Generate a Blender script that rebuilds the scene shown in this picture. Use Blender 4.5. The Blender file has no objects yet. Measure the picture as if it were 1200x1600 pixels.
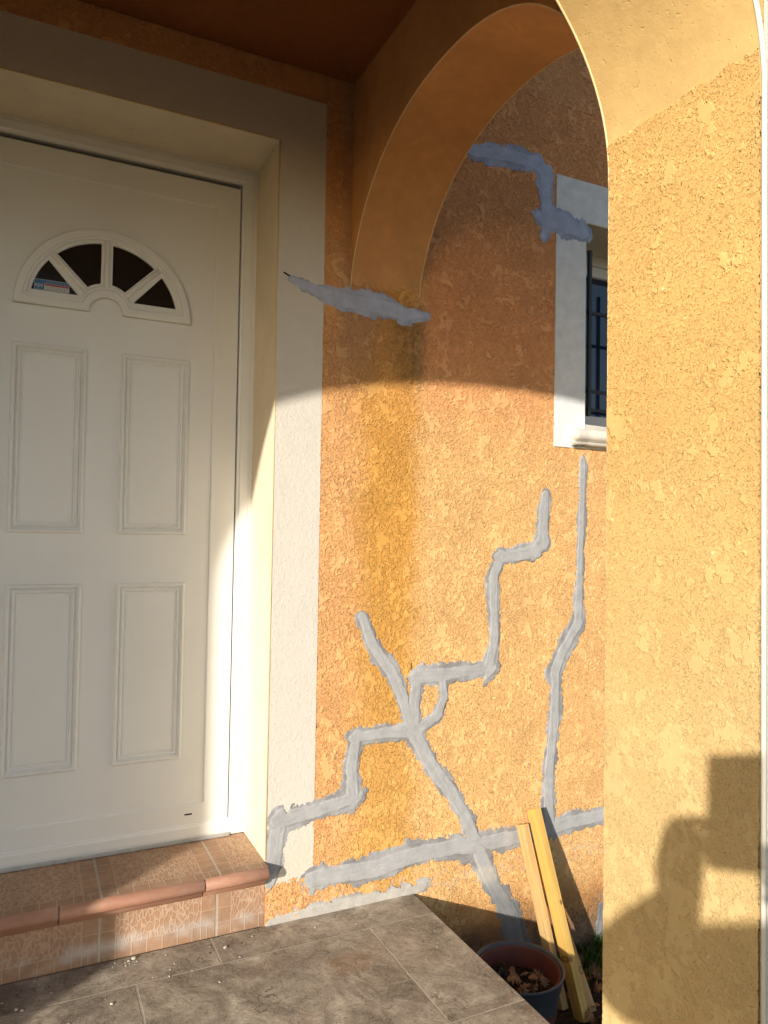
import bpy, bmesh, math, random
import numpy as np
from mathutils import Vector, Matrix
random.seed(7)
S = bpy.context.scene
COL = S.collection
PI = math.pi
rad = math.radians

# ------------------------------------------------------------------ camera
SUN_AZ, SUN_EL = 51.5, 17.0          # light travels towards +X+Y, this many degrees off +Y, and down
CAM = Vector((0.0, -2.1, 1.15))
yaw, pit, rol = 0.450848475, 0.0288441364, 0.0161110973
cd = bpy.data.cameras.new("camera"); cam = bpy.data.objects.new("camera", cd); COL.objects.link(cam)
fw = Vector((math.sin(yaw)*math.cos(pit), math.cos(yaw)*math.cos(pit), math.sin(pit)))
rt = Vector((math.cos(yaw), -math.sin(yaw), 0)); up = rt.cross(fw)
c_, s_ = math.cos(rol), math.sin(rol)
R_, U_ = c_*rt + s_*up, -s_*rt + c_*up
cam.matrix_world = Matrix(((R_.x, U_.x, -fw.x, CAM.x), (R_.y, U_.y, -fw.y, CAM.y), (R_.z, U_.z, -fw.z, CAM.z), (0, 0, 0, 1)))
cd.sensor_fit = 'VERTICAL'; cd.sensor_height = 24.0; cd.lens = 24.0*1147.32571/1600.0
cd.clip_start = 0.01; cd.clip_end = 500
S.camera = cam
# ------------------------------------------------------------------ world and sun
w = bpy.data.worlds.new("World"); S.world = w; w.use_nodes = True
nt = w.node_tree; nt.nodes.clear()
sk = nt.nodes.new("ShaderNodeTexSky"); sk.sky_type = 'NISHITA'; sk.sun_disc = False
sk.sun_elevation = rad(SUN_EL); sk.sun_rotation = rad(180+SUN_AZ)
bg = nt.nodes.new("ShaderNodeBackground"); bg.inputs[1].default_value = 0.15
wo = nt.nodes.new("ShaderNodeOutputWorld")
nt.links.new(sk.outputs[0], bg.inputs[0]); nt.links.new(bg.outputs[0], wo.inputs[0])
sd = bpy.data.lights.new("sun", 'SUN'); so = bpy.data.objects.new("sun", sd); COL.objects.link(so)
sd.energy = 4.6; sd.angle = rad(0.8); sd.color = (1.0, 0.93, 0.82)
ld = Vector((math.sin(rad(SUN_AZ))*math.cos(rad(SUN_EL)), math.cos(rad(SUN_AZ))*math.cos(rad(SUN_EL)), -math.sin(rad(SUN_EL))))
so.rotation_euler = ld.to_track_quat('-Z', 'Y').to_euler(); so.location = -ld*8
S.view_settings.view_transform = 'Standard'; S.view_settings.look = 'None'
S.view_settings.exposure = 0.30; S.view_settings.gamma = 1
S.render.engine = 'CYCLES'
S.cycles.max_bounces = 8; S.cycles.diffuse_bounces = 3

# ------------------------------------------------------------------ helpers
def tag(o, label=None, cat=None, group=None, kind=None):
    if label: o['label'] = label
    if cat: o['category'] = cat
    if group: o['group'] = group
    if kind: o['kind'] = kind
    return o
def thing(name, label, cat, loc=(0, 0, 0), group=None):
    o = bpy.data.objects.new(name, None); COL.objects.link(o); o.location = loc; o.empty_display_size = .1
    return tag(o, label, cat, group)
def rootloc(p):
    v = Vector((0, 0, 0))
    while p is not None:
        v += p.location; p = p.parent
    return v
def link(name, me, mat, parent=None, smooth=False):
    o = bpy.data.objects.new(name, me); COL.objects.link(o)
    if mat is not None:
        for m in (mat if isinstance(mat, (list, tuple)) else [mat]): me.materials.append(m)
    if smooth:
        for p in me.polygons: p.use_smooth = True
    if parent:
        o.parent = parent; o.location = -rootloc(parent)
    return o
def obj(name, bm, mat, parent=None, smooth=False, recalc=False):
    if recalc: bmesh.ops.recalc_face_normals(bm, faces=bm.faces)
    me = bpy.data.meshes.new(name); bm.to_mesh(me); bm.free()
    return link(name, me, mat, parent, smooth)
def bx(bm, x0, x1, y0, y1, z0, z1, mi=0, bev=0):
    vs = [bm.verts.new(p) for p in ((x0,y0,z0),(x1,y0,z0),(x1,y1,z0),(x0,y1,z0),(x0,y0,z1),(x1,y0,z1),(x1,y1,z1),(x0,y1,z1))]
    fs = [bm.faces.new([vs[i] for i in f]) for f in ((0,3,2,1),(4,5,6,7),(0,1,5,4),(1,2,6,5),(2,3,7,6),(3,0,4,7))]
    for f in fs: f.material_index = mi
    if bev:
        es = list({e for f in fs for e in f.edges})
        r = bmesh.ops.bevel(bm, geom=es, offset=bev, segments=2, affect='EDGES', profile=.6)
    return vs
def B(*boxes, bev=0):
    bm = bmesh.new()
    for b in boxes: bx(bm, *b, bev=bev)
    return bm
def tube(bm, pts, r, n=8, caps=True, mi=0):
    pts = [Vector(p) for p in pts]; rings = []
    for i, p in enumerate(pts):
        t = (pts[min(i+1, len(pts)-1)] - pts[max(i-1, 0)]).normalized()
        a = t.cross(Vector((0.013, 0.021, 1)));
        if a.length < .05: a = t.cross(Vector((1, 0.02, 0)))
        a.normalize(); b = t.cross(a)
        rr = r[i] if isinstance(r, (list, tuple)) else r
        rings.append([bm.verts.new(p + (a*math.cos(2*PI*k/n) + b*math.sin(2*PI*k/n))*rr) for k in range(n)])
    for u, v in zip(rings, rings[1:]):
        for k in range(n):
            f = bm.faces.new((u[k], u[(k+1) % n], v[(k+1) % n], v[k])); f.material_index = mi
    if caps:
        bm.faces.new(rings[0][::-1]); bm.faces.new(rings[-1])
def lathe(bm, prof, cx, cy, n=48):
    rings = [[bm.verts.new((cx+r*math.cos(2*PI*k/n), cy+r*math.sin(2*PI*k/n), z)) for k in range(n)] for r, z in prof]
    for u, v in zip(rings, rings[1:]):
        for k in range(n): bm.faces.new((u[k], u[(k+1) % n], v[(k+1) % n], v[k]))
def grid_mesh(P, keep=None, attr=None):
    """P: (n,m,3) array of points; keep: (n-1,m-1) bool mask of cells"""
    n, m = P.shape[:2]
    idx = np.arange(n*m).reshape(n, m)
    q = np.stack([idx[:-1, :-1], idx[1:, :-1], idx[1:, 1:], idx[:-1, 1:]], -1)
    q = q[keep] if keep is not None else q.reshape(-1, 4)
    used = np.unique(q); rem = np.zeros(n*m, int); rem[used] = np.arange(len(used)); q = rem[q]
    co = P.reshape(-1, 3)[used]
    me = bpy.data.meshes.new("m")
    me.vertices.add(len(co)); me.vertices.foreach_set("co", co.astype(np.float32).ravel())
    me.loops.add(q.size); me.loops.foreach_set("vertex_index", q.astype(np.int32).ravel())
    me.polygons.add(len(q)); me.polygons.foreach_set("loop_start", np.arange(0, q.size, 4, dtype=np.int32))
    me.polygons.foreach_set("loop_total", np.full(len(q), 4, np.int32))
    me.polygons.foreach_set("use_smooth", np.ones(len(q), bool))
    me.update(calc_edges=True); me.validate()
    if attr:
        for k, a in attr.items():
            at = me.attributes.new(k, 'FLOAT', 'POINT'); at.data.foreach_set("value", a.ravel()[used].astype(np.float32))
    return me
_rng = np.random.RandomState(11)
def vnoise(x, y, s, octs=3, rough=.5):
    out = 0; amp = 1; tot = 0
    for o in range(octs):
        t = _rng.rand(64, 64); X = x*s; Y = y*s
        xi = np.floor(X).astype(int); yi = np.floor(Y).astype(int); fx = X-xi; fy = Y-yi
        fx = fx*fx*(3-2*fx); fy = fy*fy*(3-2*fy)
        g = lambda a, b: t[a % 64, b % 64]
        out = out + amp*((g(xi, yi)*(1-fx)+g(xi+1, yi)*fx)*(1-fy) + (g(xi, yi+1)*(1-fx)+g(xi+1, yi+1)*fx)*fy)
        tot += amp; amp *= rough; s *= 2
    return out/tot*2-1

# ------------------------------------------------------------------ node helpers
class NT:
    def __init__(s, name):
        s.m = bpy.data.materials.new(name); s.m.use_nodes = True; s.t = s.m.node_tree; s.t.nodes.clear()
        s.out = s.n('OutputMaterial'); s.b = s.n('BsdfPrincipled'); s.L(s.b.outputs[0], s.out.inputs[0])
        s.co = s.n('TexCoord').outputs['Object']
        s.b.inputs['Specular IOR Level'].default_value = .25
    def n(s, k, **kw):
        x = s.t.nodes.new('ShaderNode'+k)
        for a, v in kw.items(): setattr(x, a, v)
        return x
    def L(s, a, b): s.t.links.new(a, b)
    def put(s, sock, v):
        if hasattr(v, 'links') or hasattr(v, 'is_output'): s.L(v, sock)
        else:
            if isinstance(v, tuple) and len(v) == 3 and sock.type == 'RGBA': v = (*v, 1)
            sock.default_value = v
    def M(s, op, a, b=None, c=None, clamp=False):
        x = s.n('Math', operation=op, use_clamp=clamp); s.put(x.inputs[0], a)
        if b is not None: s.put(x.inputs[1], b)
        if c is not None: s.put(x.inputs[2], c)
        return x.outputs[0]
    def xyz(s, v=None):
        x = s.n('SeparateXYZ'); s.L(v or s.co, x.inputs[0]); return x.outputs
    def vec(s, x, y, z):
        c = s.n('CombineXYZ'); s.put(c.inputs[0], x); s.put(c.inputs[1], y); s.put(c.inputs[2], z); return c.outputs[0]
    def scale(s, v, k):
        x = s.n('VectorMath', operation='MULTIPLY'); s.L(v, x.inputs[0]); x.inputs[1].default_value = k if isinstance(k, tuple) else (k, k, k); return x.outputs[0]
    def noise(s, sc, det=3, rough=.5, v=None, dist=0):
        x = s.n('TexNoise'); s.L(v or s.co, x.inputs['Vector']); x.inputs['Scale'].default_value = sc
        x.inputs['Detail'].default_value = det; x.inputs['Roughness'].default_value = rough; x.inputs['Distortion'].default_value = dist
        return x.outputs['Fac']
    def vor(s, sc, feature='F1', v=None, rnd=1, out='Distance'):
        x = s.n('TexVoronoi', feature=feature); s.L(v or s.co, x.inputs['Vector']); x.inputs['Scale'].default_value = sc
        x.inputs['Randomness'].default_value = rnd; return x.outputs[out]
    def ss(s, v, a, b, lo=0, hi=1):
        x = s.n('MapRange', interpolation_type='SMOOTHSTEP'); s.put(x.inputs[0], v)
        for i, k in enumerate((a, b, lo, hi)): s.put(x.inputs[i+1], k)
        return x.outputs[0]
    def lin(s, v, a, b, lo=0, hi=1):
        x = s.n('MapRange'); s.put(x.inputs[0], v)
        for i, k in enumerate((a, b, lo, hi)): s.put(x.inputs[i+1], k)
        return x.outputs[0]
    def mix(s, f, a, b, mode='MIX'):
        x = s.n('Mix', data_type='RGBA', blend_type=mode); s.put(x.inputs[0], f); s.put(x.inputs[6], a); s.put(x.inputs[7], b); return x.outputs[2]
    def ramp(s, f, stops):
        x = s.n('ValToRGB'); s.L(f, x.inputs[0]); e = x.color_ramp.elements
        while len(e) < len(stops): e.new(.5)
        for k, (p, c) in zip(e, stops): k.position = p; k.color = (*c, 1) if len(c) == 3 else c
        return x.outputs[0]
    def bump(s, h, dist=.001, st=1):
        x = s.n('Bump'); s.put(x.inputs['Height'], h); x.inputs['Distance'].default_value = dist; x.inputs['Strength'].default_value = st
        s.L(x.outputs[0], s.b.inputs['Normal']); return x
    def fin(s, col=None, rough=.9, spec=None):
        if col is not None: s.put(s.b.inputs['Base Color'], col)
        s.put(s.b.inputs['Roughness'], rough)
        if spec is not None: s.b.inputs['Specular IOR Level'].default_value = spec
        return s.m

def vary(n, col, amt=.12, sc=6):
    f = n.noise(sc, 4, .6); g = n.lin(f, .3, .7, 1-amt, 1+amt)
    return n.mix(1, col, n.vec(g, g, g), 'MULTIPLY')
def crepi_height(n, depth=.0042, sc=1.0, flat=None):
    """flattened rough render: smooth plateaus broken by rugged pits; 0 on the plateaus, negative in the pits (metres)"""
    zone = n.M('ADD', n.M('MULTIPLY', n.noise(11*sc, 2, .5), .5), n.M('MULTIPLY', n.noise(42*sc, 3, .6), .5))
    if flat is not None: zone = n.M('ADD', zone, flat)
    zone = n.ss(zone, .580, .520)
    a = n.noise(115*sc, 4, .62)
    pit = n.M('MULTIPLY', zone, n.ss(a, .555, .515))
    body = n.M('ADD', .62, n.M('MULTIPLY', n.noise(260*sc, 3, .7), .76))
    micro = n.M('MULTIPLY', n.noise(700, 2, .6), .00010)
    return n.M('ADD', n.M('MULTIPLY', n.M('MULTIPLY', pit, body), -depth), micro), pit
def crepi(name, colfn, disp=True, depth=.0031, flat=None, sc=1.0, fade=False):
    n = NT(name); fl = flat(n) if flat else None
    h, pit = crepi_height(n, depth, sc=sc, flat=fl)
    if fade: h = n.M('MULTIPLY', h, n.ss(n.xyz()[2], .7, 1.6, .42, 1))
    col = colfn(n)
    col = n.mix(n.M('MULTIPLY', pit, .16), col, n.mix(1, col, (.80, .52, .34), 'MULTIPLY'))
    if disp:
        d = n.n('Displacement'); d.inputs['Midlevel'].default_value = 0; d.inputs['Scale'].default_value = 1
        n.L(h, d.inputs['Height']); n.L(d.outputs[0], n.out.inputs['Displacement']); n.m.displacement_method = 'BOTH'
    else:
        n.bump(h, 1.0)
    return n.fin(col, .95, .15)

# wall colour: orange render, peach by the door, an ochre run-off streak under the porch wall, paler beyond
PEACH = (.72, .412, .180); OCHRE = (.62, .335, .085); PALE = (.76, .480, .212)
def wall_col(n):
    x, y, z = n.xyz()
    wob = n.M('MULTIPLY', n.M('SUBTRACT', n.noise(7, 4, .6), .5), .16)
    xx = n.M('ADD', x, wob)
    f1 = n.ss(xx, .86, 1.0); f2 = n.ss(xx, 1.08, 1.18)
    low = n.ss(z, -.15, .35, 0, 1)
    zz = n.M('ADD', z, n.M('MULTIPLY', n.noise(8, 3, .6), .5)); oc = n.mix(n.ss(zz, .45, 1.45), (.68, .395, .125), OCHRE); c = n.mix(f1, PEACH, oc); c = n.mix(n.M('MULTIPLY', f2, 1), c, PALE)
    inner = n.ss(n.M('ADD', x, n.M('MULTIPLY', wob, .25)), 1.125, 1.15, 1, 0)
    far = n.ss(xx, 1.5, 2.0, 0, .35)
    c = n.mix(far, c, (.74, .44, .20))
    c = n.mix(n.M('MULTIPLY', n.ss(z, 1.35, 1.8), n.ss(xx, 1.1, 1.2, .3, .9)), c, (.74, .35, .155))  # redder high up: warm tone of the shaded wall put into the colour
    # dirty run-off below the arch foot
    dx = n.M('DIVIDE', n.M('SUBTRACT', xx, 1.10), .085); dz = n.M('DIVIDE', n.M('SUBTRACT', z, 1.76), .15)
    r = n.M('ADD', n.M('MULTIPLY', dx, dx), n.M('MULTIPLY', dz, dz))
    st = n.M('MULTIPLY', n.ss(r, .1, 1.6, 1, 0), n.lin(n.noise(40, 4, .7), .35, .65, .25, .8), clamp=True)
    c = n.mix(st, c, (.17, .115, .06))
    # darker grey-brown tone at the left, high up
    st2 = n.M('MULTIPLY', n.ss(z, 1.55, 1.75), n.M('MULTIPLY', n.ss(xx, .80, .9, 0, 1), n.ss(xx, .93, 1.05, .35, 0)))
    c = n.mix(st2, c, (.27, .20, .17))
    # damp orange foot of the wall and grey mud splash
    damp = n.ss(n.M('ADD', z, n.M('MULTIPLY', n.noise(9, 4, .6), .22)), -.10, .10, 1, 0)
    c = n.mix(n.M('MULTIPLY', damp, .75), c, (.42, .17, .05))
    mud = n.M('MULTIPLY', n.ss(n.M('ADD', z, n.M('MULTIPLY', n.noise(14, 5, .65), .24)), -.16, .02, 1, 0), .7)
    c = n.mix(mud, c, (.15, .13, .105))
    # lime bloom near the slab
    li = n.M('MULTIPLY', n.ss(n.M('ADD', z, n.M('MULTIPLY', n.noise(22, 5, .7), .16)), .10, .17, 1, 0), n.M('MULTIPLY', n.ss(z, -.02, .0), n.ss(n.noise(50, 4, .7), .48, .6)))
    c = n.mix(n.M('MULTIPLY', li, .55), c, (.60, .52, .42))
    c = vary(n, c, .10, 5); c = vary(n, c, .08, 45)
    return c
def pillar_col(n):
    x, y, z = n.xyz()
    c = n.mix(n.ss(n.M('ADD', z, n.M('MULTIPLY', n.noise(6, 3, .5), .4)), .9, 1.6), (.62, .455, .215), (.61, .395, .152))
    sp = n.ss(n.noise(55, 2, .4), .74, .78)
    c = n.mix(n.M('MULTIPLY', sp, .5), c, (.85, .72, .5))
    return vary(n, vary(n, c, .08, 5), .05, 60)
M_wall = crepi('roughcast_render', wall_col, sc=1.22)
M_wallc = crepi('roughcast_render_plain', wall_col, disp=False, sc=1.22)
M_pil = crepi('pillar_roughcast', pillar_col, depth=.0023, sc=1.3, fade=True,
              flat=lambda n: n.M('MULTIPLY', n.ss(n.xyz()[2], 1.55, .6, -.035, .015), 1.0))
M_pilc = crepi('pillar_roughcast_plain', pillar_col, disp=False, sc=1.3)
def smooth_plaster(name, col, amt=.10, b=.0005):
    n = NT(name); c = vary(n, vary(n, col, amt, 4), .06, 30)
    h = n.M('ADD', n.noise(180, 3, .6), n.M('MULTIPLY', n.ss(n.noise(120, 2, .5), .66, .72), -1.2))
    h = n.M('ADD', h, n.M('MULTIPLY', n.noise(22, 4, .6), 3.5))
    ck = n.vor(3.2, 'DISTANCE_TO_EDGE', v=n.scale(n.co, (1, .7, 1.6))); ckm = n.M('MULTIPLY', n.ss(ck, .0015, .004, 1, 0), n.ss(n.noise(3, 2, .5), .54, .60)); c = n.mix(n.M('MULTIPLY', ckm, .2), c, (.2, .1, .03)); h = n.M('ADD', h, n.M('MULTIPLY', ckm, -1))
    n.bump(h, b); return n.fin(c, .9, .2)
M_arch = smooth_plaster('smooth_orange_plaster', (.59, .40, .165))
M_archa = smooth_plaster('smooth_orange_plaster_arch', (.64, .33, .13), .14)
def band_mat():
    n = NT('cream_grained_plaster'); x, y, z = n.xyz()
    c = n.mix(n.noise(14, 4, .6), (.69, .645, .57), (.62, .585, .52))
    c = n.mix(n.M('MULTIPLY', n.ss(n.noise(90, 4, .7), .60, .72), .35), c, (.36, .31, .24))
    c = n.mix(n.M('MULTIPLY', n.ss(n.M('ADD', z, n.M('MULTIPLY', n.noise(10, 4, .6), .3)), .25, .5, 1, 0), .35), c, (.66, .57, .40))
    n.bump(n.M('ADD', n.noise(260, 4, .7), n.M('MULTIPLY', n.noise(90, 3, .6), .9)), .0016)
    return n.fin(c, .95, .15)
M_band = band_mat()
def reveal_mat():
    n = NT('cream_smooth_paint'); x, y, z = n.xyz()
    c = n.mix(n.ss(z, .2, 1.3, 1, 0), (.77, .67, .50), (.80, .73, .53))
    sc = n.M('MULTIPLY', n.ss(n.noise(60, 4, .6, v=n.scale(n.co, (1, 1, .12))), .62, .70), .28)
    c = n.mix(sc, c, (.45, .35, .2)); c = vary(n, c, .06, 9)
    n.bump(n.noise(150, 3, .6), .0003); return n.fin(c, .6, .3)
M_rev = reveal_mat()
def plain(name, col, rough=.5, spec=.4, metal=0, var=.05, sc=8, bumpd=0, bsc=200):
    n = NT(name); c = vary(n, col, var, sc)
    if bumpd: n.bump(n.noise(bsc, 3, .6), bumpd)
    n.b.inputs['Metallic'].default_value = metal
    return n.fin(c, rough, spec)
M_pvc = plain('white_door_paint', (.81, .805, .785), .38, .45, var=.03, sc=3, bumpd=.00004, bsc=35)
M_pvc2 = plain('white_frame_plastic', (.81, .805, .785), .35, .45, var=.02)
M_glassd = plain('dark_door_glass', (.012, .010, .010), .12, .5)
M_black = plain('black_gap', (.01, .01, .01), .8, .1)
M_alu = plain('pale_threshold_metal', (.46, .47, .47), .4, .5, metal=.3, var=.12, sc=40)
M_bead = plain('cream_corner_bead', (.80, .60, .33), .6, .3)
M_beadw = plain('white_corner_bead', (.74, .70, .60), .5, .4)
M_iron = plain('black_painted_iron', (.012, .012, .013), .45, .5)
M_sill = plain('cream_window_sill', (.70, .65, .57), .6, .3, var=.08, sc=25, bumpd=.0004)
M_conc = plain('slab_concrete', (.30, .28, .25), .9, .1, var=.2, sc=12, bumpd=.001, bsc=80)
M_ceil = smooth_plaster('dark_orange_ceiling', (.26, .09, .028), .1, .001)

# ------------------------------------------------------------------ profiles of the two arches
ZS = 1.757
def prof(c, a, rise, u0, u1, n=40, e=2.2):
    """superellipse points (horizontal, z) from angle parameter u0 to u1 (0 = +side springing, PI = -side springing)"""
    out = []
    for i in range(n+1):
        t = u0 + (u1-u0)*i/n; ct, st = math.cos(t), math.sin(t)
        out.append((c + a*math.copysign(abs(ct)**(2/e), ct), ZS + rise*abs(st)**(2/e)))
    return out
FX0, FX1 = -1.55, .888
FP = prof((FX0+FX1)/2, (FX1-FX0)/2, .60, 0, PI, 96)          # front arch, along X
ac, aa = -1.137+.580, .580
AP_full = prof(ac, aa, .568, 0, PI, 96)                      # side arch, along Y, from the wall side to the pillar
AP = [p for p in AP_full if p[0] < -.0015]; AP = [(-.0, AP[0][1]-.045)] + AP
AX0, AX1, YF0, YF1, TOP = .888, 1.132, -1.433, -1.137, 3.0
def fz(x):     # x of the front arch's right flank at height z
    u = max(0, (x-ZS)/.60); a = (FX1-FX0)/2
    return (FX0+FX1)/2 + a*(1-min(u, 1)**2.2)**(1/2.2)

# ------------------------------------------------------------------ house
house = thing('house', 'orange house wall with white panelled door, barred window and grey mortar crack repairs', 'house', (0, 0, -.36))
# solid core of the wall, openings left for door and window
core = B((-3.5, -.27, .003, .26, -.36, 3.2), (-.27, .65, .003, .26, 2.327, 3.2), (-.27, .65, .05, .26, -.36, .0),
         (.65, 1.826, .003, .26, -.36, 3.2), (1.826, 2.62, .003, .26, -.36, 1.545), (1.826, 2.62, .003, .26, 2.311, 3.2), (2.62, 5.2, .003, .26, -.36, 3.2))
obj('wall_core', core, M_archa, house)
# dense, truly displaced render where it is seen
st = .0023
xs = np.arange(.6515, 1.98, st); zs = np.arange(-.36, 2.72, st)
X, Z = np.meshgrid(xs, zs, indexing='ij')
edge = vnoise(X*0+1, Z, 60, 3)*.0035
keep = ~(((X < .797+edge) & (Z > .118+vnoise(X, Z*0, 30, 2)*.006)) | ((X > 1.690) & (Z > 1.473) & (Z < 2.458)))
keep &= ~((X > 1.826) & (Z > 1.5) & (Z < 2.33))
P = np.stack([X, np.full_like(X, -.004), Z], -1)
link('rendered_wall', grid_mesh(P, keep[:-1, :-1]), M_wall, house)
obj('rendered_wall_side', B((-3.5, -.425, -.003, .002, -.36, 2.56), (-.425, .65, -.003, .002, 2.474, 2.56), (1.979, 5.2, -.003, .002, -.36, 1.471), (1.979, 5.2, -.003, .002, 2.4605, 3.2), (2.77, 5.2, -.003, .002, 1.4711, 2.4604),
                       (-3.5, 1.9785, -.003, .002, 2.7205, 3.2)), M_wallc, house)
# cream band round the door and its reveal
def grained(x0, x1, z0, z1, y, s=.004):
    xs = np.linspace(x0, x1, max(2, int((x1-x0)/s))); zs = np.linspace(z0, z1, max(2, int((z1-z0)/s)))
    X, Z = np.meshgrid(xs, zs, indexing='ij')
    Y = y + vnoise(X, Z, 160, 2)*.0003 + vnoise(X, Z, 12, 2)*.0006
    return grid_mesh(np.stack([X, Y, Z], -1))
sur = link('door_surround', grained(.650, .7985, .112, 2.474, -.002), M_band, house)
link('surround_lintel', grained(-.42, .650, 2.327, 2.474, -.002, .006), M_band, sur)
link('surround_jamb', grained(-.42, -.27, .112, 2.327, -.002, .01), M_band, sur)
obj('door_reveal', B((.6475, .6515, -.0005, .23, .187, 2.3275), (-.2715, -.2675, -.0005, .23, .187, 2.3275), (-.2675, .6475, -.0005, .23, 2.3235, 2.3275)), M_rev, house)
bb = bmesh.new(); tube(bb, [(.6495, -.0015, .19), (.6495, -.0015, 2.325)], .0022, 6); tube(bb, [(-.27, -.0015, 2.3255), (.6495, -.0015, 2.3255)], .0022, 6)
obj('corner_bead', bb, M_bead, sur, True)

# ---- front door
DY = .23
door = link('front_door', bpy.data.meshes.new('x'), None, house)  # replaced below
bpy.data.objects.remove(door)
bm = bmesh.new()
bx(bm, -.205, .585, DY+.006, DY+.06, .2245, 2.252)
door = obj('front_door', bm, M_pvc, house)
# sash border, proud of the infill
def quadframe(bm, x0, x1, z0, z1, prof_):
    """prof_: list of (inset, y); lofted rectangular moulding"""
    rings = []
    for i, y in prof_:
        rings.append([bm.verts.new(p) for p in ((x0+i, y, z0+i), (x1-i, y, z0+i), (x1-i, y, z1-i), (x0+i, y, z1-i))])
    for u, v in zip(rings, rings[1:]):
        for k in range(4): bm.faces.new((u[k], u[(k+1) % 4], v[(k+1) % 4], v[k]))
    return rings
bm = bmesh.new()
quadframe(bm, -.212, .594, .2235, 2.260, [(0, DY+.055), (0, DY+.002), (.002, DY), (.0745, DY), (.0765, DY+.0015), (.079, DY+.0095)])
obj('sash_frame', bm, M_pvc, door, recalc=False)
for (x0, x1, z0, z1) in ((-.057, .146, 1.134, 1.682), (.241, .444, 1.134, 1.682), (-.054, .148, .443, .988), (.241, .446, .443, .988)):
    bm = bmesh.new(); y = DY+.006
    rr = quadframe(bm, x0, x1, z0, z1, [(0, y+.001), (.0010, y-.004), (.003, y-.008), (.006, y-.0105), (.0095, y-.0105), (.0125, y-.007), (.014, y-.002), (.0165, y-.001), (.0185, y-.005), (.0215, y-.0072), (.0245, y-.006), (.0265, y-.0005), (.0295, y-.0002), (.034, y-.0035), (.036, y-.0035)])
    bm.faces.new(rr[-1])
    obj('raised_panel', bm, M_pvc, door)
# drain slot
obj('drain_slot', B((.459, .482, DY-.0005, DY+.004, .267, .2715)), M_black, door)
# fanlight
FC, FZ = .192, 1.795
def curve2d(name, loops, extrude, bev, y, mat, parent):
    cu = bpy.data.curves.new(name, 'CURVE'); cu.dimensions = '2D'; cu.fill_mode = 'BOTH'; cu.extrude = extrude; cu.bevel_depth = bev; cu.bevel_resolution = 2
    for lp in loops:
        sp = cu.splines.new('POLY'); sp.points.add(len(lp)-1); sp.use_cyclic_u = True
        for p, (a, b) in zip(sp.points, lp): p.co = (a, b, 0, 1)
    t = bpy.data.objects.new('t', cu); me = bpy.data.meshes.new_from_object(t); bpy.data.objects.remove(t)
    me.transform(Matrix(((1, 0, 0, 0), (0, 0, -1, y), (0, 1, 0, 0), (0, 0, 0, 1))))
    me.materials.clear()
    return link(name, me, mat, parent)
def fan_outline(i, n=48):
    R, r, b = .247-i, .048+i, i
    a0 = math.asin(b/R); h0 = math.asin(min(1, b/r))
    pts = [(FC+R*math.cos(a0+(PI-2*a0)*k/n), FZ+R*math.sin(a0+(PI-2*a0)*k/n)) for k in range(n+1)]
    pts += [(FC+r*math.cos(PI-h0-(PI-2*h0)*k/20), FZ+r*math.sin(PI-h0-(PI-2*h0)*k/20)) for k in range(21)]
    return pts
def arcp(r, a0, a1, n=14): return [(r*math.cos(a0+(a1-a0)*k/n), r*math.sin(a0+(a1-a0)*k/n)) for k in range(n+1)]
p1 = [(.074, .040)] + arcp(.209, math.asin(.040/.209), math.atan2(.135, .159))
p2 = arcp(.209, math.atan2(.157, .14), math.atan2(.207, .0145)) + arcp(.086, math.atan2(.084, .0145), math.atan2(.069, .053), 6)
panes = []
for p in (p1, p2):
    panes.append([(FC+a, FZ+b) for a, b in p]); panes.append([(FC-a, FZ+b) for a, b in p])
y = DY+.006
fan = curve2d('fanlight', [fan_outline(.006)] + panes, .004, .0015, y-.003, M_pvc, door)
curve2d('fanlight_moulding', [fan_outline(.003), fan_outline(.017)], .005, .0045, y-.008, M_pvc, fan)
curve2d('fanlight_moulding', [fan_outline(.0235), fan_outline(.0275)], .004, .0024, y-.0085, M_pvc, fan)
for a in (90, 45.5, 134.5):     # glazing bar beads
    bm = bmesh.new(); u = Vector((math.cos(rad(a)), 0, math.sin(rad(a)))); c = Vector((FC, y-.0080, FZ))
    tube(bm, [c+u*.074, c+u*.080, c+u*.214, c+u*.218], [.004, .0085, .0085, .004], 10)
    obj('glazing_bar', bm, M_pvc, fan, True)
bm = bmesh.new()
tube(bm, [(FC+.078*math.cos(rad(t)), y-.006, FZ+.078*math.sin(rad(t))) for t in range(28, 153, 6)], .0045, 8)
obj('glazing_bar', bm, M_pvc, fan, True)
bm = bmesh.new()
for p in panes:
    vs = [bm.verts.new((a, y-.0006, b)) for a, b in p]; bm.faces.new(vs)
pane = obj('glass_pane', bm, M_glassd, fan, recalc=True)
# security sticker in the left pane
def flat_text(name, body, size, x, z, yy, mat, parent, rot=0, sx=1.0):
    cu = bpy.data.curves.new(name, 'FONT'); cu.body = body; cu.size = size; cu.extrude = .0001
    t = bpy.data.objects.new('t', cu); me = bpy.data.meshes.new_from_object(t); bpy.data.objects.remove(t)
    me.transform(Matrix.Translation((x, yy, z)) @ Matrix.Rotation(rot, 4, 'Y') @ Matrix.Diagonal((sx, 1, 1, 1)) @ Matrix(((1, 0, 0, 0), (0, 0, -1, 0), (0, 1, 0, 0), (0, 0, 0, 1))))
    me.materials.clear(); return link(name, me, mat, parent)
M_stb = plain('sticker_blue', (.05, .17, .36), .4, .4); M_stw = plain('sticker_white', (.62, .64, .66), .4, .4)
M_str = plain('sticker_red', (.45, .08, .05), .4, .4); M_stg = plain('sticker_grey', (.25, .27, .30), .5, .3)
sx0, sx1, sz0, sz1 = -.003, .090, 1.8395, 1.8700; yq = y-.0012
st0 = obj('sticker', B((sx0, sx1, yq-.0003, yq, sz0, sz1)), M_stw, fan); st0['label'] = 'small blue white and red alarm company sticker'
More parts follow.
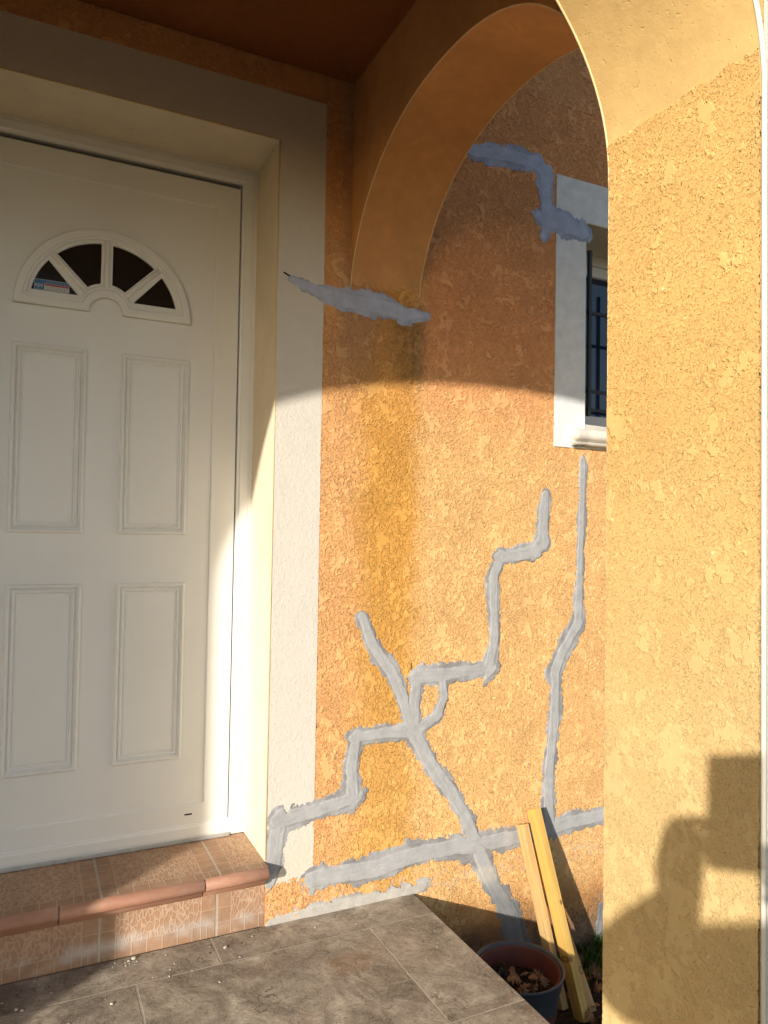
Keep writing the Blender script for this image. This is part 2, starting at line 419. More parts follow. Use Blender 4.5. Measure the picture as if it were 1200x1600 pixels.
obj('sticker_print', B((sx0+.001, sx0+.0265, yq-.0006, yq-.0003, sz0+.001, sz1-.001)), M_stb, st0)
obj('sticker_print', B((sx0+.0265, sx1-.001, yq-.0006, yq-.0003, sz1-.011, sz1-.001)), M_stb, st0)
obj('sticker_print', B((sx0+.0275, sx1-.001, yq-.0006, yq-.0003, sz1-.017, sz1-.0118)), M_str, st0)
flat_text('sticker_lettering', 'eps', .019, sx0+.001, sz0+.008, yq-.0009, M_stw, st0, sx=.85)
bm = bmesh.new()
for r_ in range(3):
    xx = sx0+.030
    while xx < sx1-.006:
        l = random.uniform(.003, .009); bx(bm, xx, min(xx+l, sx1-.003), yq-.0006, yq-.0003, sz0+.002+r_*.0038, sz0+.0036+r_*.0038); xx += l+.002
xx = sx0+.030
while xx < sx1-.008:
    l = random.uniform(.004, .006); bx(bm, xx, xx+l, yq-.0009, yq-.0007, sz1-.0075, sz1-.0045); xx += l+.0012
obj('sticker_print', bm, M_stg, st0)
# handle (left side, outside the picture)
bm = bmesh.new(); bx(bm, -.19, -.155, DY-.008, DY+.001, 1.13, 1.36, bev=.003)
tube(bm, [(-.172, DY-.005, 1.27), (-.172, DY-.05, 1.27), (-.165, DY-.055, 1.27), (-.118, DY-.055, 1.27)], .009, 10)
obj('handle', bm, M_alu, door, True)
# fixed frame: deep moulded jambs
bm = bmesh.new()
quadframe(bm, -.2685, .6485, .1895, 2.3245, [(0, DY+.08), (0, DY-.004), (.001, DY-.006), (.012, DY-.0065), (.016, DY-.009), (.040, DY-.009), (.0445, DY-.004), (.0495, DY-.003), (.0505, DY+.002), (.0505, DY+.06)])
frame = obj('door_frame', bm, M_pvc2, house)
obj('dark_gap_strip', B((-.217, .597, DY-.0005, DY+.02, .2188, .2236)), M_black, frame)  # black strip added to darken the gap under the leaf
obj('gap_backing', B((-.218, .600, DY+.028, DY+.034, .20, 2.27)), M_black, frame)
obj('threshold_strip', B((-.217, .597, DY-.014, DY+.03, .1885, .199), (-.217, .597, DY-.003, DY+.03, .199, .2185), bev=.0015), M_alu, frame)
# dark infill behind the door so no light leaks
obj('wall_backing', B((-.6, 3.0, .262, .30, -.36, 3.2)), M_black, house)

# ---- window
win = obj('window', B((1.83, 2.62, .256, .262, 1.545, 2.311)), M_black, house)
bm = bmesh.new(); quadframe(bm, 1.828, 2.618, 1.556, 2.309, [(0, .262), (0, .23), (.002, .228), (.040, .228), (.043, .231), (.043, .238), (.047, .238), (.048, .232), (.085, .232), (.088, .236), (.090, .246)])
bx(bm, 2.20, 2.25, .232, .246, 1.64, 2.22)
obj('window_frame', bm, M_pvc2, win)
ng = NT('sky_tinted_window_glass'); M_wglass = ng.fin(vary(ng, (.015, .028, .060), .2, 2), .03, .9)  # blue of the reflected sky put into the glass colour
obj('glass_pane', B((1.90, 2.55, .2445, .2455, 1.63, 2.24)), M_wglass, win)
M_bandw = plain('white_grained_plaster', (.74, .74, .73), .95, .15, var=.10, sc=20, bumpd=.0014, bsc=240)
wsur = link('window_surround', grained(1.687, 1.826, 1.471, 2.460, -.0055), M_bandw, win)
bm = bmesh.new(); bx(bm, 1.826, 2.77, -.0057, .004, 2.311, 2.4604); bx(bm, 2.62, 2.77, -.0057, .004, 1.471, 2.311)
bx(bm, 1.687, 1.826, -.0045, .004, 1.4715, 2.4598); bx(bm, 1.826, 2.62, -.0057, .004, 1.471, 1.5)
obj('surround_back', bm, M_bandw, wsur)
obj('window_reveal', B((1.822, 1.8262, -.0045, .229, 1.55, 2.3112), (2.6195, 2.6235, -.0045, .229, 1.55, 2.3112), (1.8262, 2.6195, -.0045, .229, 2.3072, 2.3112)), M_rev, win)
# sill: bullnosed, with a rounded end over the band
bm = bmesh.new()
rim = []
for (yy, zz) in ((.235, 1.562), (.02, 1.548), (-.030, 1.540), (-.042, 1.536), (-.050, 1.524), (-.051, 1.508), (-.044, 1.497), (-.034, 1.494), (-.034, 1.486), (-.030, 1.480), (.0, 1.478), (.235, 1.478)):
    rim.append((yy, zz))
L_ = [(1.742, .55), (1.748, .85), (1.757, .99), (1.768, 1.0), (1.8, .97), (1.815, .92), (1.83, .99), (2.74, 1.0)]
rings = []
for xx, k in L_:
    rings.append([bm.verts.new((xx, (yy if yy > -.01 else -.01+(yy+.01)*k), 1.51+(zz-1.51)*k) if (xx > 1.83 or yy < .0) else (xx, -.0, 1.51+(zz-1.51)*k)) for yy, zz in rim])
for u, v in zip(rings, rings[1:]):
    for k in range(len(rim)-1): bm.faces.new((u[k], v[k], v[k+1], u[k+1]))
bm.faces.new(rings[0]); bm.faces.new(rings[-1][::-1])
sill = obj('window_sill', bm, M_sill, win, True, recalc=True)
# iron grille
gr = None
bm = bmesh.new()
for zz in (1.7, 2.0):
    bx(bm, 1.80+.03, 2.62, .052, .062, zz-.006, zz+.006)
gr = obj('grille', bm, M_iron, win)
for k in range(6):
    xx = 1.886+k*.135
    obj('grille_bar', B((xx-.0068, xx+.0068, .037, .050, 1.602, 2.232), bev=.0012), M_iron, gr)
obj('sash_rail', B((1.87, 2.58, .058, .064, 1.628, 1.636)), M_iron, gr)

# ------------------------------------------------------------------ mortar repairs: one height field, cut into strands
STR = dict(
a=[(1.65,1.291,0.0231),(1.648,1.234,0.0307),(1.647,1.125,0.0307),(1.608,1.084,0.033),(1.464,1.071,0.0295),(1.441,1.01,0.0293),(1.438,0.879,0.0294),(1.427,0.749,0.0296),(1.42,0.693,0.0346),(1.261,0.689,0.0335),(1.146,0.691,0.035),(1.141,0.687,0.0303),(1.128,0.602,0.0305),(1.132,0.519,0.0379)],
loop=[(1.237,0.672,0.0214),(1.245,0.617,0.0216),(1.219,0.556,0.024),(1.16,0.521,0.0285)],
c=[(0.949,0.883,0.0245),(0.984,0.808,0.0292),(1.048,0.705,0.0344),(1.096,0.604,0.0373),(1.135,0.519,0.0426),(1.198,0.42,0.0315),(1.277,0.306,0.0349),(1.356,0.168,0.0438),(1.413,0.063,0.0475),(1.462,-0.042,0.0433),(1.515,-0.138,0.0499),(1.546,-0.264,0.0569)],
d=[(1.132,0.519,0.0402),(1.029,0.524,0.0348),(0.932,0.516,0.032),(0.919,0.423,0.0323),(0.929,0.328,0.0351),(0.818,0.309,0.0346),(0.697,0.295,0.0387),(0.681,0.229,0.0367),(0.669,0.135,0.0349)],
e=[(0.805,0.109,0.0428),(0.905,0.114,0.0457),(1.082,0.113,0.0445),(1.27,0.113,0.0434),(1.4,0.119,0.0523),(1.525,0.117,0.0375),(1.718,0.124,0.0362),(1.955,0.127,0.038),(2.2,.13,.035)],
f=[(1.812,1.422,0.0214),(1.808,1.239,0.0239),(1.804,1.006,0.0239),(1.803,0.832,0.0347),(1.74,0.743,0.037),(1.698,0.666,0.0342),(1.694,0.485,0.0346),(1.676,0.33,0.0296),(1.684,0.134,0.0331)],
g=[(0.674,0.008,0.0214),(0.865,0.012,0.0300),(1.038,0.012,0.0324),(1.164,0.010,0.0356)],
h=[(1.952,-0.171,0.0242),(1.923,-0.35,0.0432),(1.915,-0.417,0.0498)],
s1=[(0.699,1.912,0.015),(0.745,1.900,0.027),(0.829,1.880,0.032),(0.96,1.872,0.036),(1.074,1.864,0.034),(1.150,1.866,0.017)],
s2=[(1.233,2.465,0.0318),(1.335,2.46,0.035),(1.466,2.476,0.0387),(1.599,2.478,0.0368),(1.639,2.443,0.0397),(1.64,2.362,0.0365),(1.641,2.281,0.0472),(1.722,2.28,0.0621),(1.791,2.27,0.0485),(1.641,2.281,0.0389),(1.63,2.232,0.0193)])
LAB = dict(a='stepped strand of grey mortar climbing towards the window', loop='short curved strand of grey mortar beside the main junction',
c='long slanting strand of grey mortar running down to the pot', d='stepped strand of grey mortar ending on the cream door band',
e='level strand of grey mortar low on the wall behind the battens', f='upright strand of grey mortar below the window sill',
g='pale mortar smear along the edge of the porch floor', h='dark mortar smear at the foot of the wall beside the pillar',
s1='shaded bluish mortar strip under the foot of the side arch', s2='shaded bluish mortar patch at the upper corner of the window')
pst = .0028
xs = np.arange(.652, 2.25, pst); zs = np.arange(-.36, 2.55, pst); X, Z = np.meshgrid(xs, zs, indexing='ij')
names = list(STR); U = np.full((len(names),)+X.shape, 9.0, np.float32); ALONG = np.zeros_like(U)
for i, k in enumerate(names):
    pts = STR[k]; acc = 0
    for (x0, z0, w0), (x1, z1, w1) in zip(pts, pts[1:]):
        dx, dz = x1-x0, z1-z0; L2 = dx*dx+dz*dz+1e-9
        e_ = .26*w0/math.sqrt(L2); t = np.clip(((X-x0)*dx+(Z-z0)*dz)/L2, -e_, 1+e_)
        dd = np.hypot(X-x0-t*dx, Z-z0-t*dz); wd = w0+(w1-w0)*np.clip(t, 0, 1)
        u = dd/(wd*.86); m = u < U[i]; U[i][m] = u[m]
        side = ((X-x0)*dz-(Z-z0)*dx)/math.sqrt(L2); ALONG[i][m] = (side/.02)[m]
own = U.argmin(0); Um = U.min(0); Side = np.take_along_axis(ALONG, own[None], 0)[0]
sgn = np.tanh(Side*2.5); lop = vnoise(X, Z, 5, 2)
Un = Um + vnoise(X, Z, 9, 3, .6)*.40 + vnoise(X, Z, 34, 4, .75)*.50 + sgn*lop*.60
base = np.interp(X, [.770, .796], [-.0018, -.0040]); base = np.where((X > 1.687) & (Z > 1.471) & (Z < 2.46), -.0056, base)
core_ = np.clip((.70+vnoise(X, Z, 5, 2)*.22-Um-sgn*lop*.45-vnoise(X, Z, 60, 3, .7)*.12)/.12, 0, 1); core_ = core_*core_*(3-2*core_)
fall = np.clip((Un-1.0)/.16, 0, 1)
rib = vnoise(X, Z, 24, 3, .6)*.0007 + vnoise(X, Z, 260, 2)*.0003 + np.sin(Side*7.0+vnoise(X, Z, 12, 2)*4)*.00012*core_
smear = .0001+.0008*(vnoise(X, Z, 220, 2)*.5+.5)
top = base - smear - core_*.0020 - rib*(1-fall) + fall*.0035
P = np.stack([X, top, Z], -1)
Un = np.where(own == names.index('g'), Un+vnoise(X, Z, 35, 4, .7)*.8+.1, Un)
celu = Un[:-1, :-1] < 1.15; celo = own[:-1, :-1]
thin = 1-core_
def mortar_mat():
    n = NT('grey_repair_mortar'); a = n.n('Attribute', attribute_name='thin').outputs['Fac']
    sd_ = n.n('Attribute', attribute_name='side').outputs['Fac']; x, y, z = n.xyz()
    a2 = n.ss(n.M('ADD', a, n.M('MULTIPLY', n.M('SUBTRACT', n.noise(60, 4, .7), .5), .7)), .2, .9)
    a2 = n.M('MULTIPLY', a2, n.ss(n.noise(9, 3, .6), .40, .58, .15, 1))
    c = n.mix(a2, (.385, .385, .392), (.24, .235, .238))
    c = n.mix(n.ss(z, 1.6, 1.75), c, n.mix(n.M('MULTIPLY', a2, .6), (.42, .465, .60), (.24, .26, .33)))  # upper patches bluer: sky-lit shade painted into the mortar colour
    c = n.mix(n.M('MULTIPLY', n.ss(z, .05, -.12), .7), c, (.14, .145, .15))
    st_ = n.noise(6, 3, .6, v=n.vec(n.M('MULTIPLY', sd_, 1.4), n.M('MULTIPLY', x, 1.2), n.M('MULTIPLY', z, 1.2)))
    c = n.mix(n.ss(st_, .45, .7, 0, .22), c, (.54, .535, .53))
    lime = n.M('MULTIPLY', n.ss(z, .05, .02), n.ss(z, -.03, -.0)); c = n.mix(n.M('MULTIPLY', lime, .75), c, (.50, .47, .42))
    c = vary(n, c, .12, 25)
    n.bump(n.M('ADD', n.noise(300, 4, .7), n.M('MULTIPLY', st_, 1.5)), .0008); return n.fin(c, .95, .15)
M_mort = mortar_mat()
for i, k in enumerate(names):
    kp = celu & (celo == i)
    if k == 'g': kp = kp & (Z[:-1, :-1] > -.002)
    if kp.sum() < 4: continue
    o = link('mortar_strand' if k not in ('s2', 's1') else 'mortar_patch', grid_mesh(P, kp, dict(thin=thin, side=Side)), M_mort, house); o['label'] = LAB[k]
# fine open cracks left beside the repairs
def crack(pts, w=.0016):
    bm = bmesh.new(); tube(bm, [(x, -.0036 if x > .797 else -.0016, z) for x, z in pts], [w*.3]+[w]*(len(pts)-2)+[w*.2], 5); return bm
obj('open_crack', crack([(.667, 1.928), (.672, 1.926), (.682, 1.921), (.705, 1.915)], .0028), M_black, house)
obj('open_crack', crack([(1.121, .735), (1.123, .72), (1.1225, .706)], .002), M_black, house)
obj('open_crack', crack([(1.43, .676), (1.445, .677), (1.462, .674)], .0014), M_black, house)

# ------------------------------------------------------------------ porch: side arch, front arch, pillars, ceiling, roof
porch = thing('porch', 'orange rendered porch with round arches, the smooth side arch springing from the house wall', 'porch', (0, -.7, -.36))
def arch_wall(profile, a0, a1, along, top, m_face, m_intr, ext=None):
    """profile (h, z) list; wall spans a0..a1 across; along = 'Y' (side) or 'X' (front)"""
    bm = bmesh.new()
    def P3(h, a, z): return (a, h, z) if along == 'Y' else (h, a, z)
    A = [[bm.verts.new(P3(h, a, z)) for h, z in profile] for a in (a0, a1)]
    T = [[bm.verts.new(P3(h, a, top)) for h, z in profile] for a in (a0, a1)]
    for s in (0, 1):
        for i in range(len(profile)-1):
            f = bm.faces.new((A[s][i], A[s][i+1], T[s][i+1], T[s][i])); f.material_index = 0
    for i in range(len(profile)-1):
        f = bm.faces.new((A[0][i], A[1][i], A[1][i+1], A[0][i+1])); f.material_index = 1; f.smooth = True
        f = bm.faces.new((T[0][i], T[0][i+1], T[1][i+1], T[1][i])); f.material_index = 0
    for i in (0, -1): bm.faces.new((A[0][i], T[0][i], T[1][i], A[1][i]))
    bmesh.ops.recalc_face_normals(bm, faces=bm.faces)
    return bm
sa = obj('side_arch', arch_wall(AP, AX0, AX1, 'Y', TOP, None, None), [M_archa, M_archa], porch)
FPs = [p for p in FP]
fa = obj('front_arch', arch_wall(FPs, YF0, YF1, 'X', TOP, None, None), [M_arch, M_arch], porch)
for o in (sa, fa):
    for p in o.data.polygons: p.use_smooth = p.material_index == 1
    mod = o.modifiers.new('e', 'EDGE_SPLIT'); mod.split_angle = rad(30)
# corner pillar: core, displaced render on the inner face, cream front band
pil = obj('pillar', B((.8915, 1.132, -1.4315, -1.1385, -.36, TOP), bev=0), M_pilc, porch)
st = .0021
ys = np.append(np.arange(-1.430, -1.1395, st), -1.1395); zs = np.arange(.18, 1.832, st)
Y, Z = np.meshgrid(ys, zs, indexing='ij')
XX = np.vectorize(fz)(zs)[None, :] + Y*0 - .0032
lip = np.clip((Z-(1.824+vnoise(Y, Z*0, 45, 3)*.006))/.002, 0, 1); XX = XX + lip*.0050
P = np.stack([XX, Y, Z], -1)[:, ::-1]
me = grid_mesh(P); link('pillar_render', me, M_pil, pil)
obj('pillar_render_foot', B((.8865, .893, -1.430, -1.139, -.36, .181)), M_pilc, pil)
obj('pillar_front_band', B((.8925, 1.10, -1.4365, -1.4315, -.36, TOP)), M_band, pil)
bm = bmesh.new(); tube(bm, [(.8895, -1.1385, -.36), (.8895, -1.1385, ZS)] + [(fz(z)+.0012, -1.1380, z) for z in np.arange(ZS+.03, 2.34, .02)], .0025, 8)
obj('corner_bead', bm, M_bead, pil, True)
bm = bmesh.new(); tube(bm, [(.8900, -1.4345, -.36), (.8900, -1.4345, ZS)] + [(fz(z)+.002, -1.4345, z) for z in np.arange(ZS+.03, 2.34, .02)], .0038, 10)
obj('corner_bead', bm, M_beadw, pil, True)
for xx, m_ in ((AX0, M_bead), (AX1, M_bead)):
    bm = bmesh.new(); tube(bm, [(xx, h-.001, z-.0005) for h, z in AP], .0019, 6); obj('arch_bead', bm, m_, sa, True)
obj('left_pillar', B((-1.85, -1.551, YF0, YF1, -.36, TOP)), M_pilc, porch)
obj('left_side_wall', B((-1.85, -1.61, YF1, -.004, -.36, TOP)), M_pilc, porch)
obj('ceiling', B((-1.61, .8875, -1.1365, -.0035, 2.562, 2.64)), M_ceil, porch)
# roof: low tiled pitch
def tile_roof_mat():
    n = NT('terracotta_roof_tiles'); x, y, z = n.xyz()
    wv = n.M('SINE', n.M('MULTIPLY', x, 2*PI/.21)); n.bump(wv, .03)
    return n.fin(vary(n, vary(n, (.42, .19, .09), .25, 9), .2, 2), .9, .1)
bm = bmesh.new(); vs = [bm.verts.new(p) for p in ((-2.0, -1.62, 2.98), (1.30, -1.62, 2.98), (1.30, -.004, 3.42), (-2.0, -.004, 3.42), (-2.0, -1.62, 3.06), (1.30, -1.62, 3.06), (1.30, -.004, 3.50), (-2.0, -.004, 3.50))]
for f in ((0,3,2,1),(4,5,6,7),(0,1,5,4),(1,2,6,5),(2,3,7,6),(3,0,4,7)): bm.faces.new([vs[i] for i in f])
obj('roof', bm, tile_roof_mat(), porch)
obj('porch_gable', B((1.02, 1.13, -1.40, -.004, 3.001, 3.04)), M_arch, porch)
# house roof edge above
bm = bmesh.new(); vs = [bm.verts.new(p) for p in ((-3.8, -.35, 3.52), (5.5, -.35, 3.52), (5.5, 3.2, 4.8), (-3.8, 3.2, 4.8), (-3.8, -.35, 3.62), (5.5, -.35, 3.62), (5.5, 3.2, 4.9), (-3.8, 3.2, 4.9))]
for f in ((0,3,2,1),(4,5,6,7),(0,1,5,4),(1,2,6,5),(2,3,7,6),(3,0,4,7)): bm.faces.new([vs[i] for i in f])
obj('roof', bm, bpy.data.materials['terracotta_roof_tiles'], house)
obj('upper_wall', B((-3.5, 5.2, .003, .26, 3.201, 3.62)), M_wallc, house)

# ------------------------------------------------------------------ doorstep of patterned terracotta tiles
def step_mat(name, vaxis, v0, vsign=1):
    n = NT(name); o = n.xyz(); x = o[0]; v = n.M('MULTIPLY', n.M('SUBTRACT', o[vaxis], v0), vsign)
    t = n.M('MULTIPLY', n.M('FRACT', n.M('DIVIDE', n.M('ADD', x, 10*.3115-.199), .3115)), .3115)   # 0..0.3115 within a tile
    gr_ = n.M('MINIMUM', t, n.M('SUBTRACT', .3115, t))
    grout = n.ss(gr_, .003, .0042, 1, 0)
    cell = .0405
    def lines(c, off=0):
        f = n.M('MULTIPLY', n.M('FRACT', n.M('DIVIDE', n.M('ADD', c, 4.05+off), cell)), cell)
        return n.ss(n.M('MINIMUM', f, n.M('SUBTRACT', cell, f)), .0008, .0022, 1, 0)
    side = n.M('LESS_THAN', gr_, .0425); bot = n.M('LESS_THAN', v, .0375)
    mosreg = n.M('MAXIMUM', side, bot)
    edge1 = n.ss(n.M('ABSOLUTE', n.M('SUBTRACT', gr_, .0425)), .0008, .0022, 1, 0)
    edge2 = n.ss(n.M('ABSOLUTE', n.M('SUBTRACT', v, .0375)), .0008, .0022, 1, 0)
    ml = n.M('MAXIMUM', n.M('MULTIPLY', side, lines(v, .003)), n.M('MULTIPLY', bot, lines(t, -.002)))
    ml = n.M('MAXIMUM', ml, n.M('MAXIMUM', edge1, edge2))
    # worm / pebble centre
    wv = n.vec(n.M('MULTIPLY', t, 84), n.M('MULTIPLY', v, 38), n.M('FLOOR', n.M('DIVIDE', n.M('ADD', x, 2.916), .3115)))
    dis = n.n('VectorMath', operation='ADD'); n.L(wv, dis.inputs[0])
    nn = n.n('TexNoise'); n.L(wv, nn.inputs['Vector']); nn.inputs['Scale'].default_value = .5; sc_ = n.scale(nn.outputs['Color'], 1.6); n.L(sc_, dis.inputs[1])
    ve = n.n('TexVoronoi', feature='DISTANCE_TO_EDGE'); n.L(dis.outputs[0], ve.inputs['Vector']); ve.inputs['Scale'].default_value = 1; ve.inputs['Randomness'].default_value = .75
    pl = n.ss(ve.outputs['Distance'], .03, .13, 1, 0)
    cen = n.M('SUBTRACT', 1, mosreg); line = n.M('MAXIMUM', ml, n.M('MULTIPLY', pl, cen))
    tone = n.noise(24, 2, .5)
    sq = n.n('TexWhiteNoise', noise_dimensions='3D'); n.L(n.vec(n.M('FLOOR', n.M('DIVIDE', n.M('ADD', x, 4.05), cell)), n.M('FLOOR', n.M('DIVIDE', n.M('ADD', v, 4.05), cell)), 0), sq.inputs[0])
    body = n.mix(n.M('MULTIPLY', sq.outputs[0], n.M('MULTIPLY', mosreg, .6)), (.36, .205, .125), (.26, .17, .11))
    body = n.mix(n.ss(tone, .4, .65, 0, .6), body, (.40, .25, .16))
    c = n.mix(n.M('MULTIPLY', line, .62), body, (.50, .37, .26))
    c = n.mix(grout, c, (.42, .34, .26))
    if vaxis == 2:   # cement smear low on the riser
        sm = n.M('MULTIPLY', n.ss(n.M('ADD', o[2], n.M('MULTIPLY', n.noise(26, 5, .7), .05)), .030, .062), n.ss(n.M('ADD', o[2], n.M('MULTIPLY', n.noise(20, 5, .7), .05)), .062, .095, 1, 0))
        c = n.mix(n.M('MULTIPLY', sm, n.ss(n.noise(7, 3, .6), .42, .58, .0, .6)), c, (.50, .47, .44))
    dust = n.ss(n.noise(40, 5, .75), .5, .75, 0, .3); c = n.mix(dust, c, (.50, .40, .30))
    h = n.M('ADD', n.M('MULTIPLY', line, .5), n.M('MULTIPLY', grout, -1.2)); h = n.M('ADD', h, n.M('MULTIPLY', n.noise(200, 3, .6), .15))
    n.bump(h, .0012); return n.fin(vary(n, c, .14, 5), .75, .3)
step = thing('doorstep', 'low doorstep with patterned terracotta tiles and a rounded red brown nosing, below the door', 'doorstep', (.19, .1, 0))
obj('tread_tiles', B((-.27, .6472, -.040, .23, .160, .187)), step_mat('patterned_tread_tile', 1, -.038), step)
obj('riser_tiles', B((-.27, .6495, .002, .10, .0005, .150)), step_mat('patterned_riser_tile', 2, .0), step)
nn_ = NT('terracotta_nosing'); cc = nn_.mix(nn_.ss(nn_.noise(30, 4, .7, v=nn_.scale(nn_.co, (.3, 1, 1))), .45, .7, 0, .5), (.40, .20, .13), (.48, .30, .22))
nn_.bump(nn_.noise(150, 3, .6), .0003); M_nose = nn_.fin(vary(nn_, cc, .12, 6), .55, .4)
pr = [(.0, .1868), (-.038, .1868)] + [(-.040-.019*math.cos(t)*1.0, .168+.019*math.sin(t)) for t in [PI/2-PI*k/12 for k in range(0, 11)]]
pr = [(.0, .1872), (-.0385, .1872)] + [(-.0400-.0180*math.sin(PI*k/11), .1702+.0170*math.cos(PI*k/11)) for k in range(0, 10)] + [(-.036, .153), (-.031, .146), (-.024, .1415), (-.022, .135), (-.012, .126), (-.004, .122), (.003, .120)]
xs_ = [-.27, .0955, .0985, .4635, .4665, .6455]
for x0, x1 in ((-.27, .0955), (.0985, .4635), (.4665, .6455)):
    bm = bmesh.new(); Lr = []
    for xx, k in ((x0, .97), (x0+.0012, 1), (x1-.0012, 1), (x1, .97)):
        Lr.append([bm.verts.new((xx, -.02+(yy+.02)*k, .160+(zz-.160)*k)) for yy, zz in pr[1:]])
    for u, v in zip(Lr, Lr[1:]):
        for i in range(len(u)-1): bm.faces.new((u[i], u[i+1], v[i+1], v[i]))
    bm.faces.new(Lr[0]); bm.faces.new(Lr[-1][::-1])
    o = obj('nosing', bm, M_nose, step, True, recalc=True)
    m = o.modifiers.new('e', 'EDGE_SPLIT'); m.split_angle = rad(50)
obj('nosing_joint', B((-.26, .643, -.050, -.005, .157, .181)), M_conc, step)
obj('step_core', B((-.269, .6465, .006, .22, .0, .159)), M_conc, step)

# ------------------------------------------------------------------ porch floor
def floor_mat():
    n = NT('brown_stone_floor_tile'); x, y, z = n.xyz()
    ty = n.M('DIVIDE', n.M('ADD', y, .136), .456)           # row number, row 0 above y=-.136 .. use floor
    row = n.M('FLOOR', ty)
    v = n.M('MULTIPLY', n.M('FRACT', ty), .456)
    odd = n.M('MODULO', n.M('ADD', row, 20), 2)             # row 0 -> 0, row -1 -> 1
    off = n.M('ADD', n.M('MULTIPLY', odd, .925-.494), .494)
    tx = n.M('DIVIDE', n.M('ADD', n.M('SUBTRACT', x, off), 6.49), .649)
    u = n.M('MULTIPLY', n.M('FRACT', tx), .649)
    gy = n.M('MINIMUM', v, n.M('SUBTRACT', .456, v)); gx = n.M('MINIMUM', u, n.M('SUBTRACT', .649, u))
    g = n.M('ADD', n.M('MINIMUM', gx, gy), n.M('MULTIPLY', n.M('SUBTRACT', n.noise(60, 3, .6), .5), .0022))
    grout = n.ss(g, .0020, .0032, 1, 0)
    idn = n.n('TexWhiteNoise', noise_dimensions='3D'); n.L(n.vec(row, n.M('FLOOR', tx), 3.0), idn.inputs[0])
    warp = n.vec(x, y, n.M('MULTIPLY', idn.outputs[0], 9))
    a = n.noise(5, 6, .62, v=warp, dist=1.6); b = n.noise(17, 6, .7, v=warp, dist=1.0)
    c = n.ramp(n.M('ADD', n.M('MULTIPLY', a, .62), n.M('MULTIPLY', b, .38)), [(.34, (.12, .096, .070)), (.46, (.235, .195, .148)), (.54, (.345, .29, .222)), (.64, (.50, .43, .335))])
    red = n.M('MULTIPLY', n.ss(n.noise(6, 4, .6, v=warp, dist=.8), .56, .72), .40); c = n.mix(red, c, (.27, .15, .10))
    # rust mark and pot ring on the second row
    def ell(cx, cy, rx, ry):
        p = n.M('DIVIDE', n.M('SUBTRACT', x, cx), rx); q = n.M('DIVIDE', n.M('SUBTRACT', y, cy), ry)
        return n.M('ADD', n.M('POWER', n.M('ABSOLUTE', p), 2.6), n.M('POWER', n.M('ABSOLUTE', q), 2.6))
    e1 = n.M('ADD', ell(.935, -.285, .150, .118), n.M('MULTIPLY', n.M('SUBTRACT', n.noise(14, 4, .7), .5), .35))
    ring = n.ss(n.M('ABSOLUTE', n.M('SUBTRACT', e1, 1.0)), .02, .075, 1, 0)
    ring = n.M('MULTIPLY', ring, n.ss(n.noise(11, 4, .7), .42, .58))
    c = n.mix(n.M('MULTIPLY', n.ss(e1, .4, 1.05, 1, 0), .22), c, (.20, .135, .08))
    c = n.mix(n.M('MULTIPLY', ring, .42), c, (.50, .42, .33))
    e2 = n.M('ADD', ell(.80, -.27, .065, .05), n.M('MULTIPLY', n.M('SUBTRACT', n.noise(16, 5, .7), .5), 2.2))
    c = n.mix(n.M('MULTIPLY', n.ss(e2, .2, 1.3, 1, 0), .38), c, (.26, .135, .055))
    # dark hairlines and pale dust clouds
    hv = n.n('TexVoronoi', feature='DISTANCE_TO_EDGE'); hw = n.n('VectorMath', operation='ADD'); n.L(warp, hw.inputs[0])
    hn = n.n('TexNoise'); n.L(warp, hn.inputs['Vector']); hn.inputs['Scale'].default_value = 7; hn.inputs['Detail'].default_value = 4; n.L(n.scale(hn.outputs['Color'], .45), hw.inputs[1])
    n.L(hw.outputs[0], hv.inputs['Vector']); hv.inputs['Scale'].default_value = 4.2
    hair = n.M('MULTIPLY', n.ss(hv.outputs['Distance'], .004, .016, 1, 0), n.ss(n.noise(5, 3, .5, v=warp), .50, .60)); c = n.mix(n.M('MULTIPLY', hair, .6), c, (.055, .042, .032))
    dust = n.M('MULTIPLY', n.ss(n.noise(9, 6, .75, dist=.6), .52, .72), .45); c = n.mix(dust, c, (.40, .345, .285))
    fine = n.noise(160, 4, .8); c = n.mix(n.ss(fine, .50, .66, 0, .6), c, (.46, .40, .31))
    c = n.mix(n.ss(n.noise(90, 5, .8), .34, .47, .65, 0), c, (.07, .055, .04))
    c = n.mix(n.M('MULTIPLY', grout, .75), c, (.42, .36, .285))
    h = n.M('ADD', n.M('MULTIPLY', n.noise(14, 6, .65, v=warp, dist=.7), 2.2), n.M('MULTIPLY', hair, -.35))
    h = n.M('ADD', h, n.M('MULTIPLY', fine, .22)); h = n.M('ADD', h, n.M('MULTIPLY', grout, -.5))
    n.bump(h, .0022)
    return n.fin(c, n.lin(a, .3, .7, .55, .8), .3)
fl = obj('porch_floor', B((-1.90, 1.139, -1.55, -.0008, -.012, 0.0), bev=0), floor_mat()); tag(fl, 'brown stone tiled porch floor with pale joints', None, kind='structure')
sl = obj('porch_slab', B((-1.89, 1.128, -1.54, -.0012, -.36, -.0125)), M_conc); tag(sl, 'concrete slab under the porch tiles', None, kind='structure')
st2 = obj('porch_front_step', B((-1.2, .7, -1.86, -1.545, -.36, -.18), bev=.004), M_conc); tag(st2, 'plain concrete step in front of the porch floor', None, kind='structure')

